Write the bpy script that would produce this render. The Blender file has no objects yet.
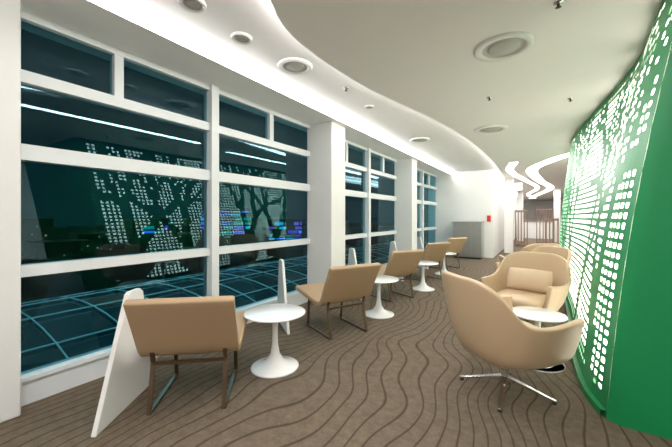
import bpy, math, random
from mathutils import Vector, Matrix
random.seed(4)
D = bpy.data
scene = bpy.context.scene
scene.view_settings.view_transform = 'Standard'
scene.view_settings.exposure = .10

# ------------------------------------------------------------------ materials
def mat(name, col, rough=0.5, metal=0.0, spec=0.5, bump=None, var=0.0, coat=0.0):
    m = D.materials.new(name); m.use_nodes = True
    nt = m.node_tree; b = nt.nodes['Principled BSDF']
    b.inputs['Base Color'].default_value = (*col, 1)
    b.inputs['Roughness'].default_value = rough
    b.inputs['Metallic'].default_value = metal
    b.inputs['Specular IOR Level'].default_value = spec
    b.inputs['Coat Weight'].default_value = coat
    tc = nt.nodes.new('ShaderNodeTexCoord')
    n = nt.nodes.new('ShaderNodeTexNoise')
    n.inputs['Scale'].default_value = bump[0] if bump else 6
    nt.links.new(tc.outputs['Object'], n.inputs['Vector'])
    if bump:
        bp = nt.nodes.new('ShaderNodeBump'); bp.inputs['Strength'].default_value = bump[1]
        bp.inputs['Distance'].default_value = 0.01
        nt.links.new(n.outputs['Fac'], bp.inputs['Height'])
        nt.links.new(bp.outputs['Normal'], b.inputs['Normal'])
    if var:
        mx = nt.nodes.new('ShaderNodeMix'); mx.data_type = 'RGBA'
        mx.inputs['A'].default_value = (*[c*(1-var) for c in col], 1)
        mx.inputs['B'].default_value = (*[min(1, c*(1+var)) for c in col], 1)
        nt.links.new(n.outputs['Fac'], mx.inputs['Factor'])
        nt.links.new(mx.outputs['Result'], b.inputs['Base Color'])
    return m

def emis(name, col, s):
    m = D.materials.new(name); m.use_nodes = True
    nt = m.node_tree; nt.nodes.remove(nt.nodes['Principled BSDF'])
    e = nt.nodes.new('ShaderNodeEmission'); e.inputs[0].default_value = (*col, 1); e.inputs[1].default_value = s
    nt.links.new(e.outputs[0], nt.nodes['Material Output'].inputs[0])
    return m

M_white = mat('white_paint', (.80, .80, .785), .45, var=.02)
M_ceil = mat('ceiling_paint', (.88, .87, .86), .7, var=.015)
M_ceil2 = mat('ceiling_paint_lower', (.87, .85, .83), .6, var=.015)
M_frame = mat('window_frame_paint', (.76, .79, .80), .35)
M_table = mat('white_lacquer', (.88, .88, .88), .18, coat=.4)
M_tan = mat('tan_upholstery', (.41, .28, .165), .5, bump=(300, .15), var=.06)
M_beige = mat('beige_leather', (.54, .39, .245), .36, bump=(180, .12), var=.04)
M_pillow = mat('pillow_fabric', (.60, .45, .31), .8, bump=(400, .2), var=.05)
M_bronze = mat('bronze_metal', (.13, .085, .05), .35, .7)
M_chrome = mat('chrome', (.75, .75, .75), .12, 1)
M_steel = mat('brushed_steel', (.42, .44, .42), .32, .9, var=.08)
M_green = mat('green_lacquer', (.006, .25, .08), .45)
M_red = mat('red_paint', (.55, .02, .02), .4)
M_wood = mat('red_brown_wood', (.24, .14, .10), .4, var=.3)
M_black = mat('black_plastic', (.02, .02, .02), .4)
M_grille = mat('speaker_grille', (.50, .49, .46), .6)
M_dark = mat('dark_ground', (.006, .016, .02), .5, var=.3)
M_led = emis('led_strip', (1, .98, .95), 22)
M_led2 = emis('led_cove', (1, .97, .93), 18)
M_light = emis('lightbox', (1, .94, .80), 7.0)

def glassmat():
    m = D.materials.new('tinted_glass'); m.use_nodes = True
    nt = m.node_tree; nt.nodes.remove(nt.nodes['Principled BSDF'])
    t = nt.nodes.new('ShaderNodeBsdfTransparent'); t.inputs[0].default_value = (.55, .85, .9, 1)
    g = nt.nodes.new('ShaderNodeBsdfGlossy'); g.inputs[0].default_value = (.48, .86, 1, 1); g.inputs['Roughness'].default_value = .0
    lw = nt.nodes.new('ShaderNodeFresnel'); lw.inputs[0].default_value = 1.5
    ad = nt.nodes.new('ShaderNodeMath'); ad.operation = 'ADD'; ad.inputs[1].default_value = .03
    nt.links.new(lw.outputs[0], ad.inputs[0])
    mx = nt.nodes.new('ShaderNodeMixShader')
    nt.links.new(ad.outputs[0], mx.inputs[0])
    nt.links.new(t.outputs[0], mx.inputs[1]); nt.links.new(g.outputs[0], mx.inputs[2])
    nt.links.new(mx.outputs[0], nt.nodes['Material Output'].inputs[0])
    return m
M_glass = glassmat()

def carpet():
    m = D.materials.new('wave_carpet'); m.use_nodes = True
    nt = m.node_tree; N = nt.nodes.new; L = nt.links.new; b = nt.nodes['Principled BSDF']
    b.inputs['Roughness'].default_value = .95; b.inputs['Specular IOR Level'].default_value = .15
    tc = N('ShaderNodeTexCoord'); mp = N('ShaderNodeMapping'); mp.inputs['Scale'].default_value = (.42, .38, 1)
    L(tc.outputs['Object'], mp.inputs['Vector'])
    n = N('ShaderNodeTexNoise'); n.inputs['Scale'].default_value = 1.0; n.inputs['Detail'].default_value = 2.0
    L(mp.outputs[0], n.inputs['Vector'])
    sx = N('ShaderNodeSeparateXYZ'); L(tc.outputs['Object'], sx.inputs[0])
    def math_(op, a, bb):
        k = N('ShaderNodeMath'); k.operation = op
        for i, v in enumerate((a, bb)):
            if v is None: continue
            if isinstance(v, (int, float)): k.inputs[i].default_value = v
            else: L(v, k.inputs[i])
        return k.outputs[0]
    w = math_('MULTIPLY', n.outputs['Fac'], 2.1)
    s = math_('ADD', sx.outputs['X'], w)
    s = math_('ADD', s, math_('MULTIPLY', sx.outputs['Y'], .15))
    s = math_('DIVIDE', s, .10)
    f = math_('FRACT', s, None)
    tri = math_('ABSOLUTE', math_('SUBTRACT', f, .5), None)
    r = N('ShaderNodeValToRGB'); r.color_ramp.elements[0].position = .40; r.color_ramp.elements[1].position = .48
    r.color_ramp.elements[0].color = (0, 0, 0, 1); r.color_ramp.elements[1].color = (.75, .75, .75, 1)
    L(tri, r.inputs[0])
    fine = N('ShaderNodeTexNoise'); fine.inputs['Scale'].default_value = 14; fine.inputs['Detail'].default_value = 10
    fine.inputs['Roughness'].default_value = .85
    L(tc.outputs['Object'], fine.inputs['Vector'])
    base = N('ShaderNodeMix'); base.data_type = 'RGBA'
    base.inputs['A'].default_value = (.018, .013, .009, 1); base.inputs['B'].default_value = (.30, .235, .17, 1)
    L(fine.outputs['Fac'], base.inputs['Factor'])
    mx = N('ShaderNodeMix'); mx.data_type = 'RGBA'
    L(r.outputs[0], mx.inputs['Factor']); L(base.outputs['Result'], mx.inputs['A']); mx.inputs['B'].default_value = (.042, .030, .020, 1)
    L(mx.outputs['Result'], b.inputs['Base Color'])
    f2 = N('ShaderNodeTexNoise'); f2.inputs['Scale'].default_value = 180
    L(tc.outputs['Object'], f2.inputs['Vector'])
    bp = N('ShaderNodeBump'); bp.inputs['Strength'].default_value = .4; bp.inputs['Distance'].default_value = .01
    L(f2.outputs['Fac'], bp.inputs['Height']); L(bp.outputs[0], b.inputs['Normal'])
    return m
M_carpet = carpet()

# ------------------------------------------------------------------ mesh helpers
def mk(name, verts, faces, m, parent=None, smooth=False, loc=None):
    me = D.meshes.new(name); me.from_pydata([tuple(v) for v in verts], [], faces); me.update()
    o = D.objects.new(name, me); scene.collection.objects.link(o)
    if m: me.materials.append(m)
    if smooth: me.polygons.foreach_set('use_smooth', [True]*len(me.polygons))
    if parent: o.parent = parent
    if loc: o.location = loc
    return o

def boxdata(x0, x1, y0, y1, z0, z1):
    v = [(x0,y0,z0),(x1,y0,z0),(x1,y1,z0),(x0,y1,z0),(x0,y0,z1),(x1,y0,z1),(x1,y1,z1),(x0,y1,z1)]
    f = [(0,3,2,1),(4,5,6,7),(0,1,5,4),(1,2,6,5),(2,3,7,6),(3,0,4,7)]
    return v, f

def boxes(name, lst, m, parent=None, bevel=0, loc=None):
    V, F = [], []
    for b in lst:
        v, f = boxdata(*b); n = len(V); V += v; F += [tuple(i+n for i in q) for q in f]
    o = mk(name, V, F, m, parent, loc=loc)
    if bevel:
        k = o.modifiers.new('bev', 'BEVEL'); k.width = bevel; k.segments = 3
    return o

def lathe(name, prof, m, parent=None, seg=48, loc=None):
    V, F = [], []
    n = len(prof)
    for i in range(seg):
        a = 2*math.pi*i/seg
        for r, z in prof: V.append((r*math.cos(a), r*math.sin(a), z))
    for i in range(seg):
        j = (i+1) % seg
        for k in range(n-1): F.append((i*n+k, j*n+k, j*n+k+1, i*n+k+1))
    o = mk(name, V, F, m, parent, True, loc)
    return o

def bar(name, pts, w, h, m, parent=None, closed=False, bevel=.003):
    V, F = [], []
    P = [Vector(p) for p in pts]; n = len(P)
    for i, p in enumerate(P):
        a = P[i-1] if (i > 0 or closed) else p; c = P[(i+1) % n] if (i < n-1 or closed) else p
        d1 = (p-a).normalized() if (p-a).length > 0 else (c-p).normalized()
        d2 = (c-p).normalized() if (c-p).length > 0 else d1
        t = (d1+d2).normalized()
        s = Vector((0,1,0)) if abs(t.y) < .9 else Vector((1,0,0))
        nn = t.cross(s).normalized()
        k = 1/max(.4, t.dot(d1))
        V += [p+s*w/2+nn*h/2*k, p-s*w/2+nn*h/2*k, p-s*w/2-nn*h/2*k, p+s*w/2-nn*h/2*k]
    m_ = n if closed else n-1
    for i in range(m_):
        a = i*4; b = ((i+1) % n)*4
        for k in range(4): F.append((a+k, a+(k+1) % 4, b+(k+1) % 4, b+k))
    if not closed: F += [(3,2,1,0), ((n-1)*4, (n-1)*4+1, (n-1)*4+2, (n-1)*4+3)]
    o = mk(name, V, F, m, parent)
    if bevel:
        k = o.modifiers.new('bev', 'BEVEL'); k.width = bevel; k.segments = 2
    return o

def empty(name, loc=(0,0,0), rz=0):
    o = D.objects.new(name, None); scene.collection.objects.link(o)
    o.location = loc; o.rotation_euler = (0,0,rz); o.empty_display_size = .2
    return o

def crom(P, n):
    P = [Vector(p) for p in P]; Q = [2*P[0]-P[1]]+P+[2*P[-1]-P[-2]]; out = []
    for i in range(1, len(Q)-2):
        for k in range(n):
            t = k/n
            a, b, c, d = Q[i-1], Q[i], Q[i+1], Q[i+2]
            out.append(.5*((2*b)+(c-a)*t+(2*a-5*b+4*c-d)*t*t+(3*b-a-3*c+d)*t**3))
    out.append(P[-1]); return out

# ------------------------------------------------------------------ room shell
boxes('floor', [(-3.3, 7, -4, 32, -.15, 0)], M_carpet)
boxes('ceiling', [(-3.3, 7, -4, 32, 2.80, 2.95)], M_ceil)
boxes('ceiling_window_soffit', [(-3.3, -2.5, -4, 11.2, 2.72, 2.80)], M_ceil)
boxes('cove_light_window', [(-2.5, -2.49, -3.9, 11.1, 2.725, 2.797)], M_led)
edge = crom([(-.6,-4),(-.5,-2),(-.75,-.6),(-1.15,.7),(-1.43,1.45),(-1.54,1.685),(-1.605,1.99),(-1.6,2.58),(-1.52,3.30),(-1.29,4.45),(-1.07,6.24),(-.98,9.2),(-1.07,13.2),(-1.0,18),(-1.2,25),(-1.2,32)], 8)
V, F = [], []
for p in edge:
    V += [(p[0], p[1], 2.68), (7, p[1], 2.68), (p[0], p[1], 2.72)]
for i in range(len(edge)-1):
    a, b = i*3, i*3+3
    F += [(a, b, b+1, a+1), (a, a+2, b+2, b)]
mk('ceiling_lower_wave', V, F, M_ceil2)
def ribbon(name, pts, w, z, m, vertical=False):
    V, F = [], []
    n = len(pts)
    for i, p in enumerate(pts):
        a = pts[max(0, i-1)]; c = pts[min(n-1, i+1)]
        t = Vector((c[0]-a[0], c[1]-a[1], 0)).normalized(); s = Vector((-t.y, t.x, 0))
        q = Vector((p[0], p[1], z))
        if vertical: V += [q-s*.05, q-s*.05+Vector((0,0,w))]
        else: V += [q+s*w/2, q-s*w/2]
    for i in range(n-1): F.append((2*i, 2*i+1, 2*i+3, 2*i+2))
    return mk(name, V, F, m)
ribbon('cove_light_wave', edge, .07, 2.725, M_led2, True)
M_led3 = emis('led_ribbon', (1, .97, .93), 5)
ribbon('cove_light_wave', crom([(2.2,7.6),(1.3,7.9),(.64,8.6),(.21,9.45),(-.2,11.1),(0,14.4),(.42,18.6),(-.2,24),(-.58,28)], 10), .30, 2.675, M_led3)
ribbon('cove_light_wave', crom([(-.55,9.2),(-.75,11),(-.45,14),(-.1,18),(-.6,23),(-.3,28)], 10), .20, 2.675, M_led3)

# columns
def column(name, y0, y1, xf=-2.6):
    boxes(name, [(-3.06, xf, y0, y1, 0, 2.72)], M_white, bevel=.012)
column('column', -.0, .66, -2.86)
column('column', 3.96, 4.36)
column('column', 7.5, 7.88)
boxes('wall_left', [(-3.3, -3.06, -4, .0, 0, 2.72), (-3.06, -2.86, -4, 0, 0, 2.72)], M_white)
boxes('wall_end', [(-3.3, -1.25, 11.2, 11.4, 0, 2.80)], M_white)
boxes('wall_corridor', [(-1.4, -1.25, 11.4, 32, 0, 2.80)], M_white)
boxes('wall_far', [(-1.25, 7, 31.9, 32, 0, 2.80)], M_white)
boxes('wall_right', [(6.9, 7, -4, 31.9, 0, 2.80)], M_white)
boxes('wall_back', [(-3.0, 6.9, -4, -3.9, 0, 2.68)], M_white)

# windows
def window(name, y0, y1, mull, thick):
    root = empty(name)
    L = []
    X0, X1 = -3.10, -3.0
    for z0, z1 in ((0, .17), (.17, .2), (.885, .965), (1.695, 1.805), (2.23, 2.315), (2.67, 2.72)):
        L.append((X0, X1+(.03 if z0 == .17 else 0), y0, y1, z0, z1))
    for y in mull:
        L.append((X0+.01, X1-.005, y-.035, y+.035, 2.28, 2.72))
    for y in thick:
        L.append((X0, X1+.04, y-.045, y+.045, 0, 2.72))
    o = boxes('frame', L, M_frame, root)
    mk('glass', [(-3.05,y0,.1),(-3.05,y1,.1),(-3.05,y1,2.7),(-3.05,y0,2.7)], [(0,1,2,3)], M_glass, root)
window('window_1', .66, 3.96, [1.30, 3.13], [2.22])
window('window_2', 4.36, 7.5, [5.1, 6.75], [5.95])
window('window_3', 7.88, 11.2, [8.7, 10.35], [9.55])

# ceiling fixtures
def speaker(x, y, z, r):
    root = empty('ceiling_speaker', (x, y, z))
    lathe('ring', [(r*.72, -.001), (r*.74, -.016), (r*.95, -.022), (r, -.010), (r, 0)], M_white, root)
    lathe('grille', [(.0005, -.012), (r*.48, -.014), (r*.5,-.010), (r*.52,-.002), (r*.66,-.002), (r*.72, -.010)], M_grille, root)
for a in ((-2.05,2.46,2.8,.17), (-2.1,1.83,2.8,.085), (-2.05,1.35,2.8,.09), (-.25,2.92,2.68,.22), (-.65,5.54,2.68,.24), (-1.96,6.1,2.8,.18), (-1.95,3.9,2.8,.06)):
    speaker(*a)
for (x, y, z) in ((-.49,4.06,2.678), (.3,4.6,2.678), (.1,2.5,2.678), (-1.9,3.2,2.798)):
    root = empty('sprinkler_head', (x, y, z))
    lathe('escutcheon', [(.03, 0), (.028, -.006), (.012, -.01)], M_chrome, root, 20)
    lathe('deflector', [(.010, -.01), (.008, -.03), (.018, -.032), (.0005, -.036)], M_black, root, 16)

# ------------------------------------------------------------------ green perforated wall
bot = crom([(.36,2.68),(.29,3.05),(.28,3.9),(.33,5.1),(.34,6.9),(.36,8.6),(.8,10.2)], 16)
top = crom([(.66,2.28),(.66,2.85),(.72,3.63),(.69,4.4),(.58,5.57),(.50,7.4),(1.0,9.3)], 16)
H = 2.68
nU = 92; nV = 42
def arcparam(C, n):
    Ls = [0]
    for i in range(len(C)-1): Ls.append(Ls[-1]+(C[i+1]-C[i]).length)
    out = []; k = 0
    for i in range(n+1):
        d = Ls[-1]*i/n
        while k < len(C)-2 and Ls[k+1] < d: k += 1
        out.append(C[k].lerp(C[k+1], (d-Ls[k])/(Ls[k+1]-Ls[k])))
    return out
NU3 = nU*3; NV3 = nV*3
B3, T3 = arcparam(bot, NU3), arcparam(top, NU3)
def wpos(i, j, off=0):
    t = j/NV3; p = B3[i].lerp(T3[i], t)
    bulge = -.05*math.sin(math.pi*t)
    return (p[0]+off+bulge, p[1], H*t)
segs = []
# tree pattern: thick leaning trunks with forking branches
def grow(px, py, a, l, w, d):
    qx, qy = px+l*math.cos(a), py+l*math.sin(a)
    segs.append((px, py, qx, qy, w))
    if d <= 0: return
    grow(qx, qy, a+random.uniform(.25,.5), l*.85, w*.72, d-1)
    grow(qx, qy, a-random.uniform(.25,.5), l*.85, w*.72, d-1)
for k in range(6):
    grow(.4+k*1.35+random.uniform(-.15,.15), -.15, math.pi/2+random.uniform(-.35,.35), .85, .12, 4)
Lw = 7.8
def solid(u, v):
    for (a, b, c, d, w) in segs:
        dx, dy = c-a, d-b; t = max(0, min(1, ((u-a)*dx+(v-b)*dy)/(dx*dx+dy*dy)))
        if math.hypot(u-a-t*dx, v-b-t*dy) < w: return True
    return False
V = []; F = []
def P_(fi, fj):
    fi = min(max(fi, 0), NU3-1e-6); i0 = int(fi); t = fi-i0
    return Vector(wpos(i0, fj)).lerp(Vector(wpos(i0+1, fj)), t)
for a in range(nU):
    for b in range(nV):
        u, v = (a+.5)/nU*Lw, (b+.5)/nV*H
        hole = not (a < 1 or b < 2 or b > nV-2) and not solid(u, v)
        n0 = len(V)
        V += [P_(3*a, 3*b), P_(3*a+3, 3*b), P_(3*a+3, 3*b+3), P_(3*a, 3*b+3)]
        if not hole:
            F.append((n0, n0+1, n0+2, n0+3)); continue
        hu = 1.5*random.choice((.50, .56, .60)); hv = 1.5*random.choice((.48, .54, .60)); c = .66
        uc, vc = 3*a+1.5, 3*b+1.5
        o = [(-hu*c,-hv),(hu*c,-hv),(hu,-hv*c),(hu,hv*c),(hu*c,hv),(-hu*c,hv),(-hu,hv*c),(-hu,-hv*c)]
        V += [P_(uc+x, vc+y) for x, y in o]
        m = n0+4
        F += [(n0, n0+1, m+1, m), (n0+1, m+2, m+1), (n0+1, n0+2, m+3, m+2), (n0+2, m+4, m+3),
              (n0+2, n0+3, m+5, m+4), (n0+3, m+6, m+5), (n0+3, n0, m+7, m+6), (n0, m, m+7)]
gw = empty('green_perforated_wall')
sheet = mk('perforated_sheet', V, F, M_green, gw)
V, F = [], []
for i in range(0, NU3+1, 3):
    V += [wpos(i, 3, .07), wpos(i, NV3-2, .07)]
for i in range(nU): F.append((2*i, 2*i+2, 2*i+3, 2*i+1))
mk('lightbox_panel', V, F, M_light, gw)
V, F = [], []
n = 12
for j in range(n+1):
    p = wpos(0, NV3*j/n)
    V += [p, (p[0]+.06, p[1]-.05, p[2]), (p[0]+2.6, p[1]-.12, p[2])]
for j in range(n):
    a, b = 3*j, 3*j+3
    F += [(a, a+1, b+1, b), (a+1, a+2, b+2, b+1)]
mk('end_panel', V, F, M_green, gw, True)
V, F = [], []
for i in range(0, NU3+1, 3):
    p = B3[i]; V += [(p[0]-.03, p[1], 0), (p[0]-.03, p[1], .05), (p[0]+.1, p[1], .05)]
for i in range(nU):
    a, b = 3*i, 3*i+3; F += [(a, b, b+1, a+1), (a+1, b+1, b+2, a+2)]
mk('base_trim', V, F, M_green, gw)

# ------------------------------------------------------------------ lounge chair
def lounge(x, y, fx, fy):
    root = empty('lounge_chair', (x, y, 0), math.atan2(fy, fx))
    prof = crom([(.60,.435,0),(.35,.40,0),(.12,.365,0),(.03,.365,0),(-.035,.41,0),(-.12,.57,0),(-.235,.785,0)], 5)
    hw = .325; th = .055
    V, F = [], []; n = len(prof)
    for i, p in enumerate(prof):
        a = prof[max(0, i-1)]; c = prof[min(n-1, i+1)]
        t = (c-a).normalized(); s = Vector((-t.y, t.x, 0))
        u = p+s*th/2; d = p-s*th/2
        V += [(u.x,-hw,u.y),(u.x,hw,u.y),(d.x,hw,d.y),(d.x,-hw,d.y)]
    for i in range(n-1):
        a, b = 4*i, 4*i+4
        for q in range(4): F.append((a+q, a+(q+1) % 4, b+(q+1) % 4, b+q))
    F += [(3,2,1,0), (4*n-4,4*n-3,4*n-2,4*n-1)]
    o = mk('seat_and_back', V, F, M_tan, root, True)
    k = o.modifiers.new('bev', 'BEVEL'); k.width = .014; k.segments = 3; k.angle_limit = math.radians(50)
    for sgn in (-1, 1):
        yy = sgn*.235
        bar('leg_frame_%d' % (1 if sgn < 0 else 2), [(-.06,yy,.43),(-.03,yy,.32),(-.10,yy,.012),(.44,yy,.012),(.40,yy,.35),(.37,yy,.375)], .03, .014, M_bronze, root)
    boxes('cross_bar', [(.385,.405,-.235,.235,.325,.345), (-.045,-.025,-.235,.235,.30,.32)], M_bronze, root)
    return root
def fin(x, y, dx, dy):
    root = empty('side_screen_panel', (x, y, 0), math.atan2(dy, dx))
    V = []
    for yy in (-.016, .016):
        V += [(0,yy,0),(.66,yy,0),(.50,yy,.75),(.46,yy,.78),(.35,yy,.78),(.32,yy,.765)]
    F = [(0,1,2,3,4,5), (11,10,9,8,7,6)]+[(i, i+6, (i+1) % 6+6, (i+1) % 6) for i in range(6)]
    o = mk('panel', V, F, M_white, root)
    k = o.modifiers.new('bev', 'BEVEL'); k.width = .005; k.segments = 2
    return root
fin(-2.22, .82, -.57, .82); lounge(-2.05, 1.34, -.66, .75)
def table(x, y, r=.27, h=.48):
    root = empty('side_table', (x, y, 0))
    lathe('table_top', [(.0005,h),(r-.012,h),(r-.003,h-.004),(r,h-.010),(r-.006,h-.016),(r-.05,h-.022),(.05,h-.028),(.0005,h-.028)], M_table, root, 64)
    lathe('pedestal', [(.05,h-.026),(.035,h-.05),(.026,h-.10),(.023,h-.18),(.026,h-.28),(.04,h-.36),(.075,h-.415),(.13,h-.447),(.19,h-.463),(.205,.010),(.205,.0),(.0005,.0)], M_table, root, 64)
    return root
table(-1.94, 2.06, .265)
f = (-.9, .43)
for (x, y) in ((-1.85,3.08), (-1.90,4.82), (-1.90,6.6), (-1.90,8.35)):
    lounge(x, y, *f)
for y in (2.70, 4.44, 6.22, 7.95): fin(-2.34, y, -.80, .60)
table(-1.82, 3.92); table(-1.78, 5.72); table(-1.85, 7.5)

# ------------------------------------------------------------------ swivel armchair
def armchair(x, y, fx, fy, pillow=False, s=.80):
    root = empty('swivel_armchair', (x, y, 0), math.atan2(fy, fx))
    half = [(.40,-.38,.625),(.20,-.43,.61),(0,-.45,.60),(-.19,-.44,.63),(-.35,-.39,.80),(-.44,-.26,.875),(-.46,0,.88)]
    half = [(a*s, b*s, c) for a, b, c in half]
    full = half+[(a,-b,c) for a, b, c in reversed(half[:-1])]
    rim = crom(full, 3); n = len(rim)
    hb = [(.36,-.27),(.18,-.30),(0,-.31),(-.14,-.30),(-.24,-.25),(-.29,-.14),(-.30,0)]
    hb = [(a*s, b*s) for a, b in hb]
    fb = crom([(a,b,.27) for a, b in hb]+[(a,-b,.27) for a, b in reversed(hb[:-1])], 3)
    rows = []
    zb = .32
    rows.append([Vector((p.x*.55+.02, p.y*.6, zb-.03)) for p in fb])
    rows.append([Vector((p.x*.97, p.y*.97, zb-.012)) for p in fb])
    for t in (.12,.3,.5,.7,.88,1.0):
        r = []
        for a, b in zip(fb, rim):
            e = t**.62
            xy = a.lerp(b, e)
            r.append(Vector((xy.x, xy.y, zb+(b.z-zb)*t)))
        rows.append(r)
    V = [v for r in rows for v in r]; F = []
    for i in range(len(rows)-1):
        for j in range(n-1): F.append((i*n+j, i*n+j+1, (i+1)*n+j+1, (i+1)*n+j))
    F.append(tuple(range(n-1, -1, -1)))
    o = mk('shell', V, F, M_beige, root, True)
    k = o.modifiers.new('sol', 'SOLIDIFY'); k.thickness = .045; k.offset = -1
    k = o.modifiers.new('bev', 'BEVEL'); k.width = .012; k.segments = 2; k.angle_limit = math.radians(50)
    k = o.modifiers.new('sub', 'SUBSURF'); k.levels = 1; k.render_levels = 1
    def cushion(nm, pts, z0, z1, m, puff=.02):
        V, F = [], []; c = Vector((sum(p[0] for p in pts)/len(pts), sum(p[1] for p in pts)/len(pts), 0))
        lv = [(0.90, z0), (1.0, z0+.02), (1.0, z1-.025), (.96, z1-.006), (.85, z1+puff*.4), (.5, z1+puff), (.02, z1+puff*1.1)]
        P = crom([(p[0], p[1], 0) for p in pts+[pts[0]]], 4)[:-1]; n = len(P)
        for q, z in lv:
            for p in P: V.append((c.x+(p.x-c.x)*q, c.y+(p.y-c.y)*q, z))
        for i in range(len(lv)-1):
            for j in range(n): F.append((i*n+j, i*n+(j+1) % n, (i+1)*n+(j+1) % n, (i+1)*n+j))
        F.append(tuple(range(n-1, -1, -1))); F.append(tuple(range((len(lv)-1)*n, len(lv)*n)))
        return mk(nm, V, F, m, root, True)
    cushion('seat_cushion', [(a*s, b*s) for a, b in [(.42,-.29),(.43,0),(.42,.29),(.1,.33),(-.18,.31),(-.26,0),(-.18,-.31),(.1,-.33)]], .33, .44, M_beige)
    if pillow:
        V, F = [], []; N_ = 14
        for sd in (1, -1):
            for i in range(N_+1):
                for j in range(N_+1):
                    a, b = i/N_*2-1, j/N_*2-1
                    th = .07*((1-a*a)*(1-b*b))**.42
                    V.append((sd*th, a*.23*(1-.05*b*b), b*.125*(1-.05*a*a)))
        q = (N_+1)**2
        for e in (0, 1):
            for i in range(N_):
                for j in range(N_):
                    a = e*q+i*(N_+1)+j; ff = (a, a+1, a+N_+2, a+N_+1)
                    F.append(ff if e else ff[::-1])
        o = mk('pillow', V, F, M_pillow, root, True); o.location = (-.12, 0, .585); o.rotation_euler = (0, -.35, 0)
    lathe('swivel_post', [(.09,.295),(.085,.282),(.03,.27),(.026,.12),(.032,.10),(.032,.06),(.0005,.055)], M_chrome, root, 32)
    for i in range(4):
        a = math.pi/4+i*math.pi/2
        V = []
        for (d, z, w, h) in ((.02,.10,.022,.035),(.12,.075,.016,.022),(.28,.028,.012,.014),(.32,.020,.011,.012)):
            for (p, t) in ((-1,-1),(1,-1),(1,1),(-1,1)):
                V.append((d*math.cos(a)-p*w*math.sin(a), d*math.sin(a)+p*w*math.cos(a), z+t*h/2))
        F = [(4*k+q, 4*k+(q+1) % 4, 4*k+4+(q+1) % 4, 4*k+4+q) for k in range(3) for q in range(4)]+[(3,2,1,0),(12,13,14,15)]
        o = mk('foot_%d' % (i+1), V, F, M_chrome, root)
        k = o.modifiers.new('bev', 'BEVEL'); k.width = .003; k.segments = 2
        lathe('glide_%d' % (i+1), [(.0005,.02),(.014,.018),(.016,.0),(.0005,.0)], M_black, root, 16, loc=(.305*math.cos(a), .305*math.sin(a), 0))
    return root
armchair(-.22, 2.70, .72, .69)
armchair(-.14, 4.15, -.28, -.96, True)
armchair(-.10, 5.3, -.75, -.66, True)
armchair(-.15, 6.4, -.6, .8)
table(-.02, 3.39, .225, .44)

# ------------------------------------------------------------------ far things
k = empty('steel_cabinet', (-1.92, 10.85, 0))
boxes('body', [(-.42,.42,-.25,.25,.05,1.12)], M_steel, k, .008)
boxes('doors', [(-.41,-.15,-.262,-.25,.09,1.08), (-.135,.135,-.262,-.25,.09,1.08), (.15,.41,-.262,-.25,.09,1.08)], M_steel, k, .003)
boxes('worktop', [(-.44,.44,-.28,.27,1.12,1.16)], M_steel, k, .004)
boxes('plinth', [(-.40,.40,-.2,.2,0,.05)], M_black, k)
boxes('fire_alarm_sign', [(-1.42,-1.31,11.17,11.2,1.15,1.35)], M_red)

def slat(x, y, w, h, m, nm):
    root = empty(nm, (x, y, 0))
    L = [(-w/2, w/2, -.04, .04, 0, .08), (-w/2, w/2, -.04, .04, h-.08, h)]
    n = int(w/.12)
    for i in range(n+1):
        xx = -w/2+i*(w-.04)/n; L.append((xx, xx+.04, -.03, .03, .08, h-.08))
    boxes('slats', L, m, root)
slat(-.7, 16.5, .5, 1.6, M_wood, 'wooden_slat_screen')
slat(.2, 18.5, .7, 1.7, M_wood, 'wooden_slat_screen')
slat(.35, 13.5, .4, 1.25, M_wood, 'wooden_slat_screen')
k = empty('reception_counter', (-.2, 23, 0))
boxes('counter_body', [(-.9,.9,-.3,.3,0,1.0)], M_white, k, .01)
boxes('counter_top', [(-.95,.95,-.35,.35,1.0,1.05)], M_wood, k, .01)
for (x, y) in ((-.95, 13.2), (.75, 20), (-.9, 20)):
    boxes('column', [(x-.14, x+.14, y-.14, y+.14, 0, 2.68)], M_white, bevel=.01)
boxes('hanging_sign', [(-1.0,-.5,12.4,12.44,2.2,2.45)], M_table)

# ------------------------------------------------------------------ outside
boxes('ground_outside', [(-400, -3.3, -200, 400, -8.2, -8)], M_dark)
def citymat():
    m = D.materials.new('city_lights'); m.use_nodes = True
    nt = m.node_tree; N = nt.nodes.new; L = nt.links.new
    b = nt.nodes['Principled BSDF']; b.inputs['Base Color'].default_value = (.01, .02, .025, 1)
    tc = N('ShaderNodeTexCoord'); v = N('ShaderNodeTexVoronoi'); v.inputs['Scale'].default_value = .7
    L(tc.outputs['Object'], v.inputs['Vector'])
    r = N('ShaderNodeValToRGB'); r.color_ramp.elements[0].position = .10; r.color_ramp.elements[0].color = (1,1,1,1)
    r.color_ramp.elements[1].position = .16; r.color_ramp.elements[1].color = (0,0,0,1)
    L(v.outputs['Distance'], r.inputs[0])
    h = N('ShaderNodeMix'); h.data_type = 'RGBA'; h.inputs['A'].default_value = (1,.75,.4,1); h.inputs['B'].default_value = (.3,.8,1,1)
    sp = N('ShaderNodeSeparateColor'); L(v.outputs['Color'], sp.inputs[0]); L(sp.outputs[0], h.inputs['Factor'])
    ma = N('ShaderNodeMath'); ma.operation = 'MULTIPLY'; ma.inputs[1].default_value = .6
    L(r.outputs[0], ma.inputs[0])
    L(h.outputs['Result'], b.inputs['Emission Color']); L(ma.outputs[0], b.inputs['Emission Strength'])
    return m
M_city = citymat()
L = []
for i in range(46):
    a = math.radians(95+i*1.9); d = random.uniform(95, 150)
    x, y = d*math.cos(a), d*math.sin(a); w = random.uniform(2.5, 6)
    L.append((x-w, x+w, y-w, y+w, -8, random.uniform(-5, 1.5)))
boxes('city_skyline', L, M_city)
NE = [emis('neon_blue', (.01,.16,1), .9), emis('neon_cyan', (.0,.4,.7), .8), emis('neon_violet', (.12,.08,.8), .6), emis('neon_teal', (0,.4,.35), .5)]
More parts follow.
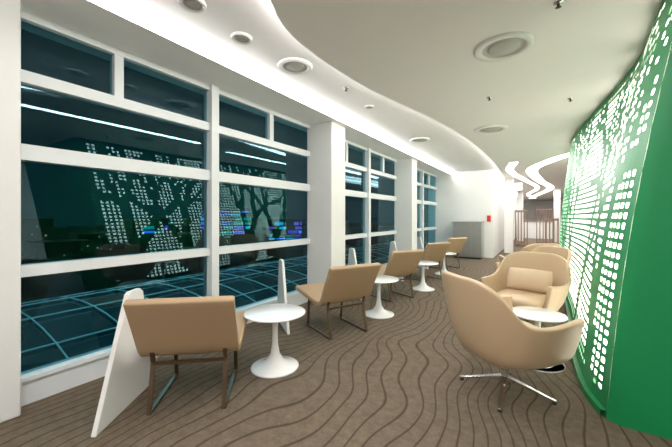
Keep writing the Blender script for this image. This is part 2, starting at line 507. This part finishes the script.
def neon(nm, x, y, w, z0, z1):
    root = empty(nm, (x, y, 0), math.atan2(-x, y))
    boxes('building_body', [(-w/2-.4, w/2+.4, .3, 5, -8, z1+.4)], M_dark, root)
    L = [[] for _ in NE]
    z = z0
    while z < z1-.3:
        h = random.uniform(.25, .7); xx = -w/2
        while xx < w/2-.3:
            ww = random.uniform(.6, 2.2)
            if random.random() < .55: random.choice(L).append((xx, min(xx+ww, w/2), .1, .3, z, min(z+h, z1)))
            xx += ww+.3
        z += h+.35
    for i, l in enumerate(L):
        if l: boxes('facade_lights_%d' % (i+1), l, NE[i], root)
neon('neon_building', -50, 40, 9, -2, 2.6)
neon('neon_building', -66, 36, 6, -3, .6)
neon('neon_building', -46, 52, 7, -3.5, .5)
M_rib = mat('steel_rib', (.35, .65, .7), .4)
root = empty('glazed_canopy_roof')
V, F = [], []
def cp(a, y, o=0): return (-14+10.0*math.cos(a), y, -9.0+(7.2+o)*math.sin(a))
ys = [(-8+i*1.6) for i in range(28)]; As = [math.radians(12+i*6) for i in range(24)]
for y in ys:
    for a in As: V.append(cp(a, y))
nA = len(As)
for i in range(len(ys)-1):
    for j in range(nA-1): F.append((i*nA+j, (i+1)*nA+j, (i+1)*nA+j+1, i*nA+j+1))
M_roof = mat('roof_glazing', (.012, .055, .065), .12, .3)
mk('glazing', V, F, M_roof, root, True)
def tube(nm, paths, r, m, parent):
    c = D.curves.new(nm, 'CURVE'); c.dimensions = '3D'; c.bevel_depth = r; c.bevel_resolution = 1
    for p in paths:
        s = c.splines.new('POLY'); s.points.add(len(p)-1)
        for q, pt in zip(s.points, p): q.co = (*pt, 1)
    o = D.objects.new(nm, c); scene.collection.objects.link(o); c.materials.append(m); o.parent = parent
    return o
P = [[cp(a, y, .08) for a in As] for y in ys]
P += [[cp(As[j], ys[0], .08), cp(As[j], ys[-1], .08)] for j in range(0, nA, 2)]
tube('ribs', P, .025, M_rib, root)

def alight(nm, loc, sx, sy, e, col=(1,1,1), rot=(0,0,0)):
    l = D.lights.new(nm, 'AREA'); l.shape = 'RECTANGLE'; l.size = sx; l.size_y = sy; l.energy = e; l.color = col
    o = D.objects.new(nm, l); scene.collection.objects.link(o); o.location = loc; o.rotation_euler = rot
    return o
alight('added_linear_fill', (-.8, 1.4, 2.66), .10, 4.5, 55, (1,.97,.94))  # added fill lamp without fixture; also mirrors as bright line in glass
alight('added_linear_fill', (-.6, 6.4, 2.66), .10, 4, 40, (1,.97,.94))  # added fill lamp further along, no fixture in the ceiling
alight('added_area_fill', (-.3, 12, 2.64), 1.0, 8, 100, (1,.97,.93))  # added broad fill to brighten the corridor, no panel there
alight('added_area_fill', (.4, 22, 2.64), 1.5, 10, 210, (1,.96,.90))  # added broad fill to brighten the far end, no panel there
alight('added_area_fill', (1.5, -1.5, 2.64), 3, 3, 125, (1,.97,.94))  # added unseen fill behind the camera, not a fixture
alight('added_canopy_fill', (-12, 8, 6), 6, 12, 600, (.35,.9,1))  # added unseen teal lamp to light the canopy roof

w = D.worlds.new('night_sky'); scene.world = w; w.use_nodes = True
nt = w.node_tree; bg = nt.nodes['Background']
tc = nt.nodes.new('ShaderNodeTexCoord'); sp = nt.nodes.new('ShaderNodeSeparateXYZ'); r = nt.nodes.new('ShaderNodeValToRGB')
nt.links.new(tc.outputs['Generated'], sp.inputs[0]); nt.links.new(sp.outputs['Z'], r.inputs[0]); nt.links.new(r.outputs[0], bg.inputs[0])
r.color_ramp.elements[0].color = (.002,.012,.018,1); r.color_ramp.elements[1].color = (.0005,.004,.006,1); r.color_ramp.elements[1].position = .7
bg.inputs[1].default_value = 1

cam = D.cameras.new('camera'); co = D.objects.new('camera', cam); scene.collection.objects.link(co)
co.location = (0, 0, 1.3); co.rotation_euler = (math.radians(90), 0, math.radians(32.5))
cam.lens = 320/672*36; cam.sensor_width = 36; cam.shift_y = -6.5/672; cam.clip_start = .05; cam.clip_end = 600
scene.camera = co
